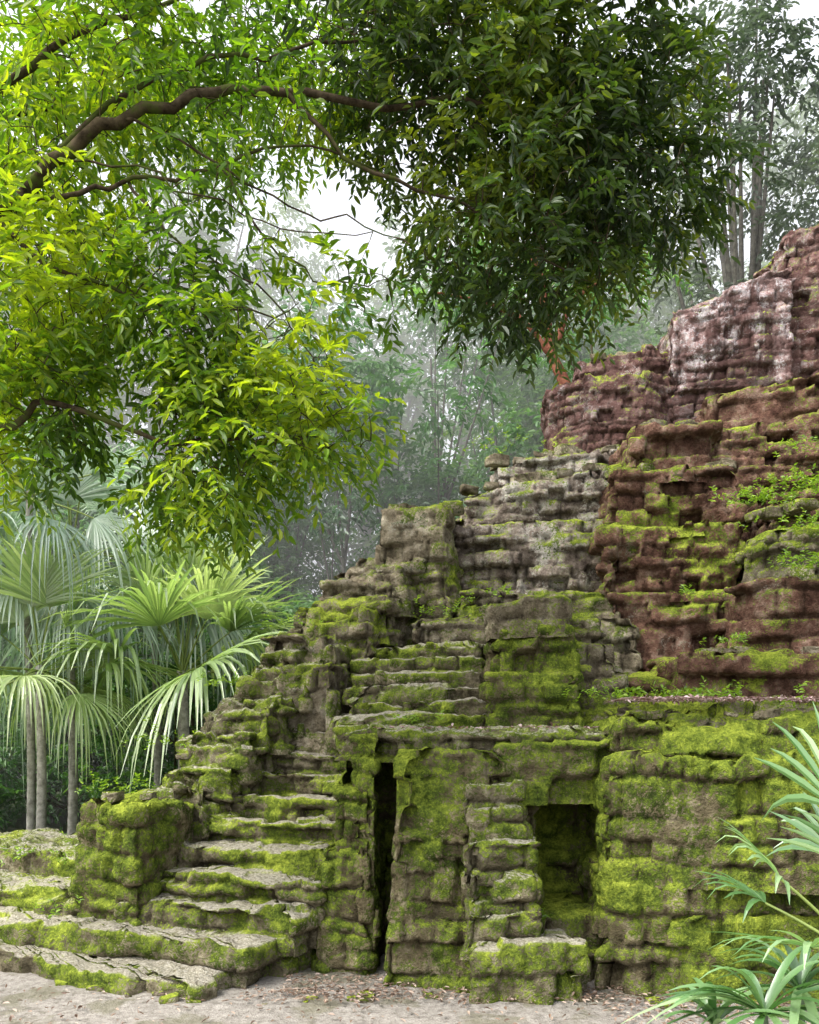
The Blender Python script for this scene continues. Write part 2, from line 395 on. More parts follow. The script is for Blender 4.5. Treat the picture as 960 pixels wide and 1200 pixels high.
masonry('mid_tier', [(0.6, 12.2), (3.0, 11.9), (3.6, 15), (0.6, 15)], 3.7, 4.4, M_mid, ch=0.22, bw=0.42, coff=0.12, batter=0.12)
masonry('right_ledge', [(3.05, 9.9), (4.2, 9.6), (7.5, 9.2), (7.5, 13), (3.2, 13)], 2.3, 3.32, M_red, ch=0.28, bw=0.6, coff=0.07, batter=0.08, amp=0.06)
masonry('right_ledge', [(2.4, 10.4), (3.4, 10.2), (3.6, 13), (2.4, 13)], 2.3, 3.1, M_red, ch=0.26, bw=0.45, coff=0.08, batter=0.12, amp=0.06)
# --- third level
masonry('corner_pier', [(-0.52, 12.55), (0.60, 12.3), (1.0, 13.6), (-0.3, 14)], 3.5, 5.7, M_mid, ch=0.28, bw=0.45, coff=0.07, batter=0.05, amp=0.06)
masonry('grey_wall', [(0.45, 12.95), (1.6, 12.55), (3.1, 12.4), (3.6, 16), (0.6, 16)], 3.6, 5.55, M_grey, ch=0.22, bw=0.38, coff=0.06, batter=0.08, amp=0.06, ero=0.35)
masonry('grey_wall', [(0.75, 13.2), (1.8, 12.85), (3.3, 12.7), (3.8, 16), (0.8, 16)], 5.2, 6.25, M_grey, ch=0.22, bw=0.38, coff=0.07, batter=0.12, amp=0.06, tilt=(0.12, 0), ero=0.35)
masonry('grey_wall', [(1.3, 13.6), (3.6, 13.2), (4.8, 17), (1.5, 17)], 5.9, 6.85, M_grey, ch=0.22, bw=0.38, coff=0.07, batter=0.14, amp=0.06, tilt=(0.12, 0), ero=0.35)
masonry('red_buttress', [(2.65, 11.8), (4.55, 11.4), (5.2, 14), (2.7, 14)], 2.9, 4.35, M_red, ch=0.26, bw=0.42, coff=0.09, batter=0.08, amp=0.075, ero=0.35)
masonry('red_buttress', [(2.72, 11.9), (4.55, 11.55), (5.2, 14), (2.8, 14)], 4.2, 5.3, M_red, ch=0.26, bw=0.42, coff=0.09, batter=0.02, amp=0.075, ero=0.35)
masonry('red_buttress', [(2.85, 12.0), (4.60, 11.7), (5.2, 14), (2.9, 14)], 5.1, 6.1, M_red, ch=0.26, bw=0.42, coff=0.1, batter=0.04, amp=0.075, ero=0.35)
masonry('red_buttress', [(3.15, 12.15), (4.35, 11.95), (4.7, 14), (3.2, 14)], 5.9, 6.78, M_red, ch=0.26, bw=0.5, coff=0.1, batter=0.04, amp=0.07)
masonry('right_upper_wall', [(4.3, 12.8), (8.5, 11.9), (8.5, 16), (4.5, 16)], 3.2, 7.2, M_red, ds=0.04, ch=0.26, bw=0.5, coff=0.08, batter=0.05, amp=0.07, tilt=(0.1, 0), ero=0.35)
masonry('right_upper_wall', [(4.7, 13.3), (8.5, 12.4), (8.5, 16), (4.8, 16)], 6.8, 7.9, M_red, ds=0.04, ch=0.26, bw=0.5, coff=0.08, batter=0.05, amp=0.07, tilt=(0.1, 0))
masonry('right_bulge', [(4.0, 11.0), (5.0, 10.4), (8.5, 9.8), (8.5, 13), (4.4, 13)], 3.1, 4.3, M_red, ch=0.3, bw=0.5, coff=0.10, batter=0.06, low=0.16, amp=0.06)
masonry('right_bulge', [(4.3, 11.3), (5.1, 10.8), (8.5, 10.2), (8.5, 13), (4.6, 13)], 4.1, 5.3, M_mid, ch=0.3, bw=0.5, coff=0.10, batter=0.16, low=0.16, tilt=(0.15, 0), amp=0.06)
masonry('right_bulge', [(4.9, 11.7), (8.5, 10.9), (8.5, 13), (5.0, 13)], 5.0, 6.1, M_red, ch=0.26, bw=0.5, coff=0.12, batter=0.2, low=0.16, tilt=(0.15, 0), amp=0.06)
# --- top level
masonry('round_wall', [(2.25, 14.7), (2.9, 14.2), (4.0, 14.1), (4.9, 14.6), (5.0, 17), (2.6, 17)], 6.3, 8.35, M_whitered, ds=0.03, ch=0.17, bw=0.38, coff=0.03, batter=0.03, amp=0.03, rnd=0.2, top=0.10, groove=0.04, low=0.1)
masonry('round_wall', [(2.9, 14.9), (4.0, 14.5), (4.9, 14.8), (5.0, 17), (2.9, 17)], 8.1, 8.85, M_whitered, ds=0.03, ch=0.17, bw=0.38, coff=0.03, batter=0.08, amp=0.03, rnd=0.2, top=0.12, groove=0.04)
masonry('top_wall', [(4.40, 14.3), (6.3, 13.9), (6.9, 17), (4.6, 17)], 7.1, 9.8, M_white, ds=0.03, ch=0.18, bw=0.38, coff=0.03, batter=0.015, amp=0.03, rnd=0.06, tilt=(0.32, 0), top=0.05, groove=0.04, low=0.08)
masonry('top_wall', [(6.15, 14.15), (8.5, 13.5), (9, 17), (6.4, 17)], 7.1, 10.95, M_whitered, ds=0.034, ch=0.2, bw=0.38, coff=0.05, batter=0.03, amp=0.04, tilt=(0.2, 0), top=0.12, groove=0.04)
masonry('summit_slope', [(5.4, 14.9), (10, 14.4), (10, 19), (5.2, 19)], 8.5, 10.3, M_grey, ds=0.06, ch=0.2, coff=0.1, batter=0.3, tilt=(0.35, 0), top=0.15)

# loose stones
def stones(name, items, mat, parent=None):
    import bmesh
    bm = bmesh.new(); bmesh.ops.create_icosphere(bm, subdivisions=3, radius=1)
    B = np.array([v.co[:] for v in bm.verts]); F = np.array([[v.index for v in f.verts] for f in bm.faces]); bm.free()
    Bc = np.sign(B) * np.abs(B) ** 0.3
    Bc = Bc / np.abs(Bc).max(0) 
    VV = []; LL = []; TT = []; n = 0
    for (x, y, z, sx_, sy_, sz_, rot) in items:
        sd = int(rng.integers(1e5))
        v = Bc * (1 + 0.22 * vnoise(B * 1.4 + sd, sd))[:, None] + 0.08 * vnoise(B * 4 + sd, sd)[:, None]
        v = v * np.array([sx_, sy_, sz_])
        v[:, 2] += v[:, 0] * rng.normal() * 0.15
        c, s_ = math.cos(rot), math.sin(rot)
        v = np.stack([v[:, 0] * c - v[:, 1] * s_ + x, v[:, 0] * s_ + v[:, 1] * c + y, v[:, 2] + z], 1)
        VV.append(v); LL.append(F + n); n += len(v); TT.append(np.full(len(v), rng.random()))
    L = np.concatenate(LL)
    return make_mesh(name, np.concatenate(VV), L, np.full(len(L), 3), mat, {'tint': np.concatenate(TT), 'cav': np.zeros(n)}, parent=parent)
it = []
def along(a, b, n, s0, s1, z_off=0.0):
    for _ in range(n):
        t = rng.random(); s_ = (s0 + (s1 - s0) * rng.random()) * 0.8
        it.append((a[0] + (b[0] - a[0]) * t + rng.normal() * 0.05, a[1] + (b[1] - a[1]) * t + rng.random() * 0.3, a[2] + (b[2] - a[2]) * t + s_ * 0.15, s_, s_ * 0.8, s_ * (0.35 + 0.3 * rng.random()), rng.random() * 0.8 - 0.4))
along((-0.3, 8.75, 2.42), (2.1, 8.6, 2.42), 6, 0.06, 0.12)
along((2.1, 8.6, 2.6), (5.0, 8.2, 2.6), 10, 0.06, 0.15)
along((-3.4, 9.5, 1.66), (-2.4, 10.5, 1.7), 8, 0.06, 0.14)
along((-2.9, 10.4, 2.1), (-2.0, 10.8, 2.15), 10, 0.08, 0.16)
along((-1.8, 11.9, 3.78), (-0.5, 12.2, 3.78), 9, 0.1, 0.18)
along((0.0, 12.1, 3.95), (2.6, 12.1, 3.98), 14, 0.1, 0.18)
along((-0.3, 12.8, 5.72), (0.8, 12.7, 5.72), 6, 0.12, 0.2)
along((1.0, 13.3, 6.2), (3.0, 13.3, 6.5), 14, 0.12, 0.2)
along((1.4, 13.8, 6.75), (3.4, 13.8, 7.0), 14, 0.12, 0.2)
along((2.9, 12.2, 6.12), (4.6, 11.9, 6.15), 7, 0.12, 0.2)
along((3.3, 12.4, 6.8), (4.2, 12.3, 6.8), 6, 0.15, 0.24)
along((4.4, 11.5, 5.3), (7, 11.0, 5.6), 10, 0.12, 0.2)
along((3.2, 10.2, 3.34), (6, 9.9, 3.35), 8, 0.1, 0.18)
along((2.9, 14.8, 8.9), (4.6, 14.9, 8.85), 6, 0.1, 0.2)
along((-1.9, 7.55, 0.0), (0.3, 7.7, 0.0), 14, 0.03, 0.09)
along((-3.6, 8.3, 0.0), (-2.1, 7.55, 0.0), 9, 0.03, 0.10)
along((1.7, 7.5, 0.0), (4.0, 7.3, 0.0), 14, 0.03, 0.09)
stones('loose_stones', it, M_mid, pyramid)

# ------------------------------------------------------------ leaves
def leaves_mesh(name, C, D, Nrm, ln, wd, tint, mat, parent=None, curl=0.0):
    D = D / (np.linalg.norm(D, axis=1)[:, None] + 1e-9)
    W = np.cross(D, Nrm); W /= np.linalg.norm(W, axis=1)[:, None] + 1e-9
    U = np.cross(W, D)
    ln = ln[:, None]; wd = wd[:, None]
    f = 0.22
    v0 = C
    v1 = C + D * ln * 0.32 + W * wd * 0.5 + U * wd * f
    v2 = C + D * ln * 0.68 + W * wd * 0.42 + U * wd * f - U * ln * 0.04
    v3 = C + D * ln - U * ln * 0.14
    v4 = C + D * ln * 0.68 - W * wd * 0.42 + U * wd * f - U * ln * 0.04
    v5 = C + D * ln * 0.32 - W * wd * 0.5 + U * wd * f
    V = np.stack([v0, v1, v2, v3, v4, v5], 1).reshape(-1, 3)
    n = len(C)
    b = np.arange(n)[:, None] * 6
    L = np.concatenate([b + np.array([[0, 1, 2, 3]]), b + np.array([[0, 3, 4, 5]])], 1).reshape(-1, 4)
    return make_mesh(name, V, L, np.full(len(L), 4), mat, {'tint': np.repeat(np.clip(tint, 0, 1), 6)}, smooth=False, parent=parent)

def spray_leaves(cent, tdir, tlen, nper, ln, wd, droop=0.3):
    K = len(cent)
    t = (np.arange(nper) + 0.5) / nper
    T = np.broadcast_to(t[None, :], (K, nper)) + rng.normal(0, 0.03, (K, nper))
    base = cent[:, None, :] + tdir[:, None, :] * (T * tlen[:, None])[..., None]
    base[..., 2] -= droop * (T ** 2) * tlen[:, None]
    side = np.cross(tdir, np.array([0, 0, 1.0])); side /= np.linalg.norm(side, axis=1)[:, None] + 1e-6
    sgn = np.where(np.arange(nper) % 2 == 0, 1.0, -1.0)
    D = tdir[:, None, :] * 0.6 + side[:, None, :] * sgn[None, :, None] * 0.8 + rng.normal(0, 0.35, (K, nper, 3))
    D[..., 2] -= droop
    Nn = np.array([0, 0, 1.0]) + rng.normal(0, 0.45, (K, nper, 3))
    sc = 0.75 + 0.5 * rng.random((K, nper))
    return base.reshape(-1, 3), D.reshape(-1, 3), Nn.reshape(-1, 3), (ln * sc).ravel(), (wd * sc).ravel()

def blob_points(blobs, dens, shell=0.0, seed=0, freq=1.3, cut=-0.1):
    out = []; ids = []
    for bi, (x, y, z, rx, ry, rz, d) in enumerate(blobs):
        n = int(dens * d * rx * rz)
        p = rng.normal(0, 1, (n * 2, 3)); p /= np.linalg.norm(p, axis=1)[:, None]
        rr = rng.random(n * 2) ** (1 / 3 if shell == 0 else 0.18)
        p = p * rr[:, None]
        p *= (1 + 0.35 * vnoise(p * 2.1 + bi * 9, seed))[:, None]
        q = p * np.array([rx, ry, rz]) + np.array([x, y, z])
        keep = vnoise(q * freq, seed + 5) > cut
        q = q[keep][:n]
        out.append(q); ids.append(np.full(len(q), bi))
    return np.concatenate(out), np.concatenate(ids)

# ------------------------------------------------------------ foreground overhanging tree
M_bark = bark_mat('dark_bark', (0.02, 0.015, 0.01), (0.09, 0.07, 0.045), (0.06, 0.075, 0.02))
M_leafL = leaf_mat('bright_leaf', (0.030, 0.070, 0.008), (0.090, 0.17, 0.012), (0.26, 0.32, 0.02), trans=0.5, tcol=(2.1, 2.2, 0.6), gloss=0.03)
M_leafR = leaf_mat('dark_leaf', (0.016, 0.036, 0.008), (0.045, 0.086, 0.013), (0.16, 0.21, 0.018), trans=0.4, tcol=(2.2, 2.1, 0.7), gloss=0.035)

mains = [
 ([(-5.4, 7.2, -0.2), (-5.3, 7.2, 2.0), (-5.0, 7.2, 4.0), (-4.4, 7.1, 5.5), (-3.36, 7, 6.6), (-2.94, 7, 7.12), (-2.38, 7, 7.47), (-1.61, 7.1, 7.76), (-1.05, 7.2, 7.86), (-0.2, 7.3, 7.80), (0.6, 7.4, 7.9), (1.3, 7.5, 7.5), (2.0, 7.5, 7.2)], 0.12, 0.010),
 ([(-5.0, 7.2, 4.0), (-4.0, 7.0, 5.9), (-3.4, 6.9, 6.65), (-2.8, 6.9, 6.78), (-2.3, 7.0, 6.95), (-1.6, 7.1, 7.15), (-0.9, 7.3, 7.45), (-0.2, 7.5, 7.3)], 0.045, 0.007),
 ([(-5.2, 7.2, 3.0), (-4.2, 7.0, 4.4), (-3.3, 6.9, 4.85), (-2.95, 6.9, 5.1), (-2.45, 6.9, 5.0), (-1.9, 7.0, 4.8), (-1.2, 7.1, 4.95), (-0.7, 7.2, 4.9)], 0.055, 0.008),
 ([(-4.6, 7.1, 5.2), (-4.2, 7.3, 7.2), (-3.3, 7.4, 8.2), (-2.6, 7.5, 8.7), (-1.7, 7.6, 9.1)], 0.07, 0.015),
 ([(-2.94, 7, 7.12), (-2.3, 7.2, 7.9), (-1.5, 7.4, 8.3), (-0.6, 7.6, 8.6), (0.4, 7.6, 8.6), (1.4, 7.6, 8.7)], 0.032, 0.008),
 ([(-1.05, 7.2, 7.86), (-0.3, 7.3, 7.2), (0.4, 7.4, 7.05), (1.0, 7.5, 6.7), (1.5, 7.5, 6.45)], 0.024, 0.007),
 ([(-3.4, 6.9, 6.65), (-2.9, 6.9, 6.2), (-2.3, 6.9, 6.0), (-1.7, 7.0, 5.9), (-1.0, 7.1, 5.95)], 0.028, 0.006),
 ([(-1.6, 7.1, 7.15), (-1.2, 7.2, 6.6), (-0.8, 7.2, 6.3), (-0.35, 7.2, 6.2)], 0.014, 0.005),
 ([(-2.3, 7.0, 6.95), (-1.9, 7.1, 6.5), (-1.3, 7.2, 6.2), (-0.9, 7.2, 5.7), (-0.7, 7.2, 5.3)], 0.014, 0.005),
 ([(-2.38, 7.0, 7.47), (-1.7, 7.0, 7.2), (-1.0, 7.1, 6.8), (-0.5, 7.1, 6.7), (0.0, 7.1, 6.5)], 0.014, 0.005),
 ([(-2.94, 7.0, 7.12), (-2.2, 6.9, 7.0), (-1.5, 6.9, 6.7), (-0.9, 6.9, 6.5), (-0.3, 7.0, 6.55)], 0.012, 0.004),
 ([(-4.8, 7.1, 4.6), (-3.9, 6.7, 5.1), (-3.35, 6.7, 5.5), (-3.3, 6.7, 6.1), (-3.5, 6.8, 6.8)], 0.09, 0.05),
 ([(-4.2, 7.3, 7.2), (-4.0, 8.3, 8.4), (-3.4, 9.4, 9.3), (-2.4, 10.0, 9.9), (-1.2, 10.2, 10.4)], 0.06, 0.012),
]
blobsR = [(0.6, 7.6, 8.2, 1.2, 1.1, .9, 1), (1.5, 7.6, 7.75, 1.05, 1.0, .95, 1.1), (0.95, 7.5, 7.0, 1.05, 1.0, .75, 1), (1.95, 7.6, 7.2, .7, .7, .5, 1), (1.2, 7.5, 6.4, .62, .6, .42, .9), (2.45, 7.6, 7.35, .45, .5, .3, .9), (-0.1, 7.6, 8.5, 1.0, 1.0, .6, 1), (0.7, 7.3, 9.2, 1.5, 1.2, .7, 1), (2.2, 7.6, 8.3, .4, .6, .35, .5), (1.5, 7.9, 8.6, .8, .8, .7, 1.3)]
blobsL = [(-2.85, 7.3, 8.5, 1.3, 1.2, .7, .75), (-1.4, 7.4, 8.7, 1.2, 1.1, .45, .8), (-2.1, 7.2, 7.75, 1.2, 1.2, .6, .35), (-2.9, 7.1, 6.25, 1.0, 1.0, .8, .9), (-1.8, 7.1, 6.35, .9, .9, .6, .55), (-2.5, 7.1, 5.5, 1.1, 1.1, .65, 1.1), (-1.35, 7.1, 5.35, .9, .9, .55, 1.1), (-0.75, 7.2, 5.05, .55, .6, .36, 1.1), (-1.8, 7.1, 4.7, .85, .8, .4, 1.1), (-1.6, 7.1, 4.35, .5, .5, .25, .9), (-3.2, 7.0, 5.0, .6, .7, .5, .9), (-0.45, 7.3, 6.25, .4, .5, .3, .35), (-3.2, 7.2, 7.4, .6, .8, .6, .5),
 (-4.0, 9.3, 9.0, 1.6, 1.2, 1.1, .6), (-2.4, 9.8, 9.9, 1.5, 1.2, 1.0, .6), (-1.0, 10.2, 10.6, 1.2, 1.0, .8, .5), (-4.2, 9.4, 7.2, 1.3, 1.0, 1.0, .5)]

def make_tree(name, mains, groups, dens, ln, wd, nper, bark, twig_r=0.005, skip=0.0):
    root = empty(name)
    tb = Tubes(); nodes = []
    for path, r0, r1 in mains:
        p = np.array(path, float)
        q = []
        for i in range(len(p) - 1):
            a = p[max(i - 1, 0)]; b = p[i]; c = p[i + 1]; d = p[min(i + 2, len(p) - 1)]
            for t in (0, .25, .5, .75):
                q.append(0.5 * ((2 * b) + (-a + c) * t + (2 * a - 5 * b + 4 * c - d) * t * t + (-a + 3 * b - 3 * c + d) * t ** 3))
        q.append(p[-1]); q = np.array(q)
        q[1:-1] += rng.normal(0, 0.02, (len(q) - 2, 3))
        rad = r0 + (r1 - r0) * np.linspace(0, 1, len(q)) ** 0.6
        tb.add(q, rad, 9)
        nodes.append(q[len(q) // 4:])
    nodes = np.concatenate(nodes)
    for gname, blobs, mat, tb0, cut in groups:
        C, ids = blob_points(blobs, dens, seed=int(rng.integers(999)), cut=cut)
        dist = np.array([np.min(np.sum((nodes - c) ** 2, 1)) for c in C])
        order = np.argsort(dist)
        C = C[order]; ids = ids[order]
        ctr = np.array([[b[0], b[1], b[2]] for b in blobs])[ids]
        dirs = []
        cap = np.zeros((len(nodes) + len(C) * 4, 3)); cap[:len(nodes)] = nodes; m = len(nodes)
        for c in C:
            dd = np.sum((cap[:m] - c) ** 2, 1)
            j = int(np.argmin(dd)); a = cap[j]
            L = math.sqrt(dd[j])
            mid = (a + c) / 2 + rng.normal(0, 0.08, 3) * L + np.array([0, 0, 0.12 * L])
            tt = np.array([0, .33, .66, 1])[:, None]
            path = (1 - tt) ** 2 * a + 2 * (1 - tt) * tt * mid + tt ** 2 * c
            tb.add(path, np.linspace(twig_r * (1 + min(L, 1.5)), twig_r * 0.6, 4), 4)
            cap[m] = path[1]; cap[m + 1] = path[2]; cap[m + 2] = c; m += 3
            d = (c - path[2]); d /= np.linalg.norm(d) + 1e-6
            dirs.append(d)
        dirs = np.array(dirs) + 0.35 * (C - ctr) + rng.normal(0, 0.35, C.shape)
        dirs[:, 2] -= 0.15
        dirs /= np.linalg.norm(dirs, axis=1)[:, None]
        tl = 0.25 + 0.22 * rng.random(len(C))
        for c, d, l in zip(C[::2], dirs[::2], tl[::2]):
            e = c + d * l; e[2] -= 0.15 * l
            tb.add([c, (c + e) / 2 + [0, 0, .02], e], [twig_r * .6, twig_r * .45, twig_r * .3], 3)
        B, D, Nn, l_, w_ = spray_leaves(C, dirs, tl, nper, ln, wd)
        tint = np.repeat(0.42 + 0.6 * vnoise(C * 1.1, 3) , nper) + rng.normal(0, 0.18, len(B)) + tb0
        leaves_mesh(gname, B, D, Nn, l_, w_, tint, mat, parent=root)
    tb.build('limbs', bark, root)
    return root

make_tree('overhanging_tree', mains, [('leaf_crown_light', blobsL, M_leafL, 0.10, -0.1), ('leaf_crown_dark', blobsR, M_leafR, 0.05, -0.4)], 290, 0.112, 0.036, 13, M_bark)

# ------------------------------------------------------------ background forest
def crown_blobs(x, y, h, r, z0f=0.4, n=12, d=1.0):
    out = []
    for _ in range(n):
        a = rng.random() * 6.283; q = math.sqrt(rng.random()) * r
        zf = z0f + (1 - z0f) * rng.random()
        k = math.sin(min(1, (1 - zf) / (1 - z0f) + 0.25) * math.pi * 0.6)
        rr = r * (0.28 + 0.25 * rng.random())
        out.append((x + math.cos(a) * q * k, y + math.sin(a) * q * k, zf * h, rr, rr, rr * 0.62, d))
    return out

def forest(name, trees, ln, dens, leafmat, barkmat, nper=8, tb0=0.0, z0f=0.4, nb=12, trunk_r=0.2, droop=0.4, wr=0.42):
    root = empty(name)
    tb = Tubes(); bl = []
    for (x, y, h, r) in trees:
        b = crown_blobs(x, y, h, r, z0f, nb)
        bl += b
        lean = rng.normal(0, 0.04, 2)
        zz = np.linspace(-0.3, h * 0.85, 9)
        path = np.stack([x + lean[0] * zz + 0.15 * np.sin(zz * 0.5 + x), y + lean[1] * zz, zz], 1)
        tr = trunk_r * h / 15
        tb.add(path, np.linspace(tr, tr * 0.25, 9), 7)
        for k in b:
            j = path[min(8, int(np.clip((k[2] / h) * 0.8 * 9 - 1, 2, 8)))]
            e = np.array(k[:3]); mid = (j + e) / 2 + np.array([0, 0, -0.1 * r])
            tt = np.linspace(0, 1, 5)[:, None]
            tb.add((1 - tt) ** 2 * j + 2 * (1 - tt) * tt * mid + tt ** 2 * e, np.linspace(tr * 0.4, tr * 0.08, 5), 5)
    C, ids = blob_points(bl, dens, shell=1, seed=int(rng.integers(999)), freq=0.9 / max(ln * 3, .5), cut=-0.25)
    ctr = np.array([[b[0], b[1], b[2]] for b in bl])[ids]
    dirs = (C - ctr); dirs /= np.linalg.norm(dirs, axis=1)[:, None] + 1e-6
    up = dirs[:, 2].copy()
    dirs += rng.normal(0, 0.5, C.shape); dirs /= np.linalg.norm(dirs, axis=1)[:, None]
    tl = ln * (2.0 + 1.5 * rng.random(len(C)))
    B, D, Nn, l_, w_ = spray_leaves(C, dirs, tl, nper, ln, ln * wr, droop=droop)
    rb = rng.random(len(bl))
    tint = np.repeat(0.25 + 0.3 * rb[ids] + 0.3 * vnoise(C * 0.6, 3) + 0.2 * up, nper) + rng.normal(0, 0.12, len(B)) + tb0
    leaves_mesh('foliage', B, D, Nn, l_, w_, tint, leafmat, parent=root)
    tb.build('trunks_and_limbs', barkmat, root)
    return root

M_bgbark = bark_mat('grey_bark', (0.05, 0.048, 0.04), (0.15, 0.14, 0.12))
M_under = leaf_mat('undergrowth_leaf', (0.015, 0.05, 0.015), (0.045, 0.13, 0.03), (0.12, 0.25, 0.05), trans=0.4)
M_midleaf = leaf_mat('mid_forest_leaf', (0.028, 0.075, 0.03), (0.080, 0.185, 0.055), (0.20, 0.33, 0.09), trans=0.4, tcol=(1.5, 1.7, 0.9))
M_farleaf = leaf_mat('distant_forest_leaf', (0.04, 0.08, 0.03), (0.10, 0.18, 0.06), (0.22, 0.30, 0.11), trans=0.4, tcol=(1.5, 1.6, 0.8))
M_rtleaf = leaf_mat('grey_green_leaf', (0.035, 0.055, 0.035), (0.085, 0.12, 0.075), (0.20, 0.25, 0.16), trans=0.35, tcol=(1.4, 1.5, 1.0))

tr = [(x + rng.normal() * 0.6, 18 + rng.random() * 5, 2.6 + 2.4 * rng.random(), 1.6 + 0.6 * rng.random()) for x in np.linspace(-13, -2, 16)]
forest('undergrowth', tr, 0.15, 80, M_under, M_bark, nb=10, z0f=0.1, tb0=0.1)
tr = [(x + rng.normal() * 0.7, 22 + rng.random() * 5, 8.5 + 5.0 * np.clip((x + 6) / 8, 0, 1) + 2 * rng.random(), 2.8 + rng.random()) for x in np.linspace(-13, 9, 17)]
forest('mid_forest', tr, 0.2, 62, M_midleaf, M_bgbark, nb=17, z0f=0.12, trunk_r=0.12)
tr = [(x + rng.normal() * 1.2, 33 + rng.random() * 9, 20 + 9 * rng.random(), 4.5 + 1.5 * rng.random()) for x in np.linspace(-21, 20, 17)]
forest('distant_forest', tr, 0.3, 22, M_farleaf, M_bgbark, nb=22, z0f=0.2)
forest('tall_jungle_tree', [(7.3, 19.5, 18.5, 2.6), (10.3, 21, 18, 2.8)], 0.17, 65, M_rtleaf, M_bgbark, nb=24, z0f=0.48)
forest('jungle_tree', [(4.2, 19.0, 12.5, 2.2)], 0.16, 50, M_midleaf, M_bark, nb=14, z0f=0.5)
forest('jungle_tree', [(-9.5, 12.5, 12.5, 3.0)], 0.13, 55, M_leafL, M_bgbark, nb=14, z0f=0.5)

# reddish tree rooted on the upper terrace
M_redbark = bark_mat('red_bark', (0.08, 0.03, 0.02), (0.20, 0.085, 0.055))
make_tree('red_barked_tree', [([(3.1, 15.4, 6.3), (3.0, 15.4, 7.6), (2.85, 15.4, 8.6), (2.55, 15.5, 9.4), (2.45, 15.6, 10.3), (2.2, 15.7, 11.3)], 0.20, 0.05),
  ([(2.6, 15.5, 9.4), (3.0, 15.5, 10.2), (3.7, 15.6, 10.8)], 0.08, 0.03), ([(2.6, 15.5, 9.2), (2.0, 15.5, 9.9), (1.2, 15.6, 10.3), (0.5, 15.6, 10.4)], 0.07, 0.02)],
  [('leaf_crown', [(2.3, 15.7, 11.2, 1.6, 1.2, .8, .5), (3.7, 15.7, 10.9, 1.2, 1.0, .6, .5), (0.8, 15.7, 10.6, 1.0, .8, .4, .4)], M_midleaf, 0.1, -0.1)], 150, 0.14, 0.05, 11, M_redbark)

# ------------------------------------------------------------ fan palms
def fan_frond(V, L, Tn, base, dirv, pet, R, nblade=34, spread=2.6, droop=0.6, tint=0.5, wmul=1.0):
    d = np.array(dirv, float); d /= np.linalg.norm(d)
    tt = np.linspace(0, 1, 7)[:, None]
    petp = np.array(base) + d * pet * tt + np.array([0, 0, -0.12 * pet]) * tt ** 2
    hub = petp[-1]
    dd = petp[-1] - petp[-2]; dd /= np.linalg.norm(dd)
    side = np.cross(dd, [0, 0, 1.0]); side /= np.linalg.norm(side) + 1e-6
    up = np.cross(side, dd)
    roll = rng.normal() * 0.35
    side, up = side * math.cos(roll) + up * math.sin(roll), up * math.cos(roll) - side * math.sin(roll)
    m = 6
    n = sum(len(x) for x in V)
    for k in range(nblade):
        a = (k / (nblade - 1) - 0.5) * spread + rng.normal() * 0.015
        lenk = R * (0.72 + 0.28 * math.cos(a * 0.8)) * (0.84 + 0.26 * rng.random())
        v = dd * math.cos(a) + side * math.sin(a) + up * 0.10 * (1 + math.cos(a))
        v /= np.linalg.norm(v)
        w = np.cross(v, up); w /= np.linalg.norm(w) + 1e-6
        s = np.linspace(0, 1, m)
        dr = droop * (0.3 + 1.3 * rng.random())
        pts = hub + v * lenk * s[:, None] + np.array([0, 0, -1.0]) * (dr * lenk * s ** 2.6)[:, None] - v * (dr * 0.35 * lenk * s ** 3)[:, None]
        wid = R * spread / nblade * wmul * np.array([0.05, 0.28, 0.46, 0.42, 0.26, 0.03])
        fold = up * 0.35
        Lf = pts + w * wid[:, None] * 0.5 + fold * wid[:, None] * 0.5
        Rt = pts - w * wid[:, None] * 0.5 + fold * wid[:, None] * 0.5
        V.append(np.stack([Lf, pts, Rt], 1).reshape(-1, 3))
        for j in range(m - 1):
            L.append((n + j * 3, n + j * 3 + 1, n + j * 3 + 4, n + j * 3 + 3))
            L.append((n + j * 3 + 1, n + j * 3 + 2, n + j * 3 + 5, n + j * 3 + 4))
        n += m * 3
        Tn.append(np.full(m * 3, np.clip(tint + rng.normal() * 0.15, 0, 1)))
    return petp

def fan_palm(name, x, y, zc, fronds, leafm, trunkm, trunk_r=0.07, pet=0.9, R=0.9, lean=0.0):
    root = empty(name)
    V = []; L = []; Tn = []; tb = Tubes()
    zz = np.linspace(-0.1, zc, 60)
    path = np.stack([x + lean * (1 - zz / zc) + 0.03 * np.sin(zz), np.full(60, y), zz], 1)
    tk = Tubes()
    tk.add(path, trunk_r * (1 + 0.08 * (np.arange(60) % 2)) * np.linspace(1.2, 0.9, 60), 10)
    tk.build('trunk', trunkm, root)
    for (az, el, sc, ti) in fronds:
        a = math.radians(az); e = math.radians(el)
        dv = (math.cos(a) * math.cos(e), math.sin(a) * math.cos(e), math.sin(e))
        p = fan_frond(V, L, Tn, (x, y, zc - 0.1), dv, pet * sc, R * sc, droop=0.22 + 0.4 * max(0, 1 - el / 60), tint=ti)
        tb.add(p, np.linspace(0.022, 0.012, 7), 5)
    L = np.array(L)
    make_mesh('fronds', np.concatenate(V), L, np.full(len(L), 4), leafm, {'tint': np.concatenate(Tn)}, smooth=False, parent=root)
    tb.build('petioles', leafm_pet, root)

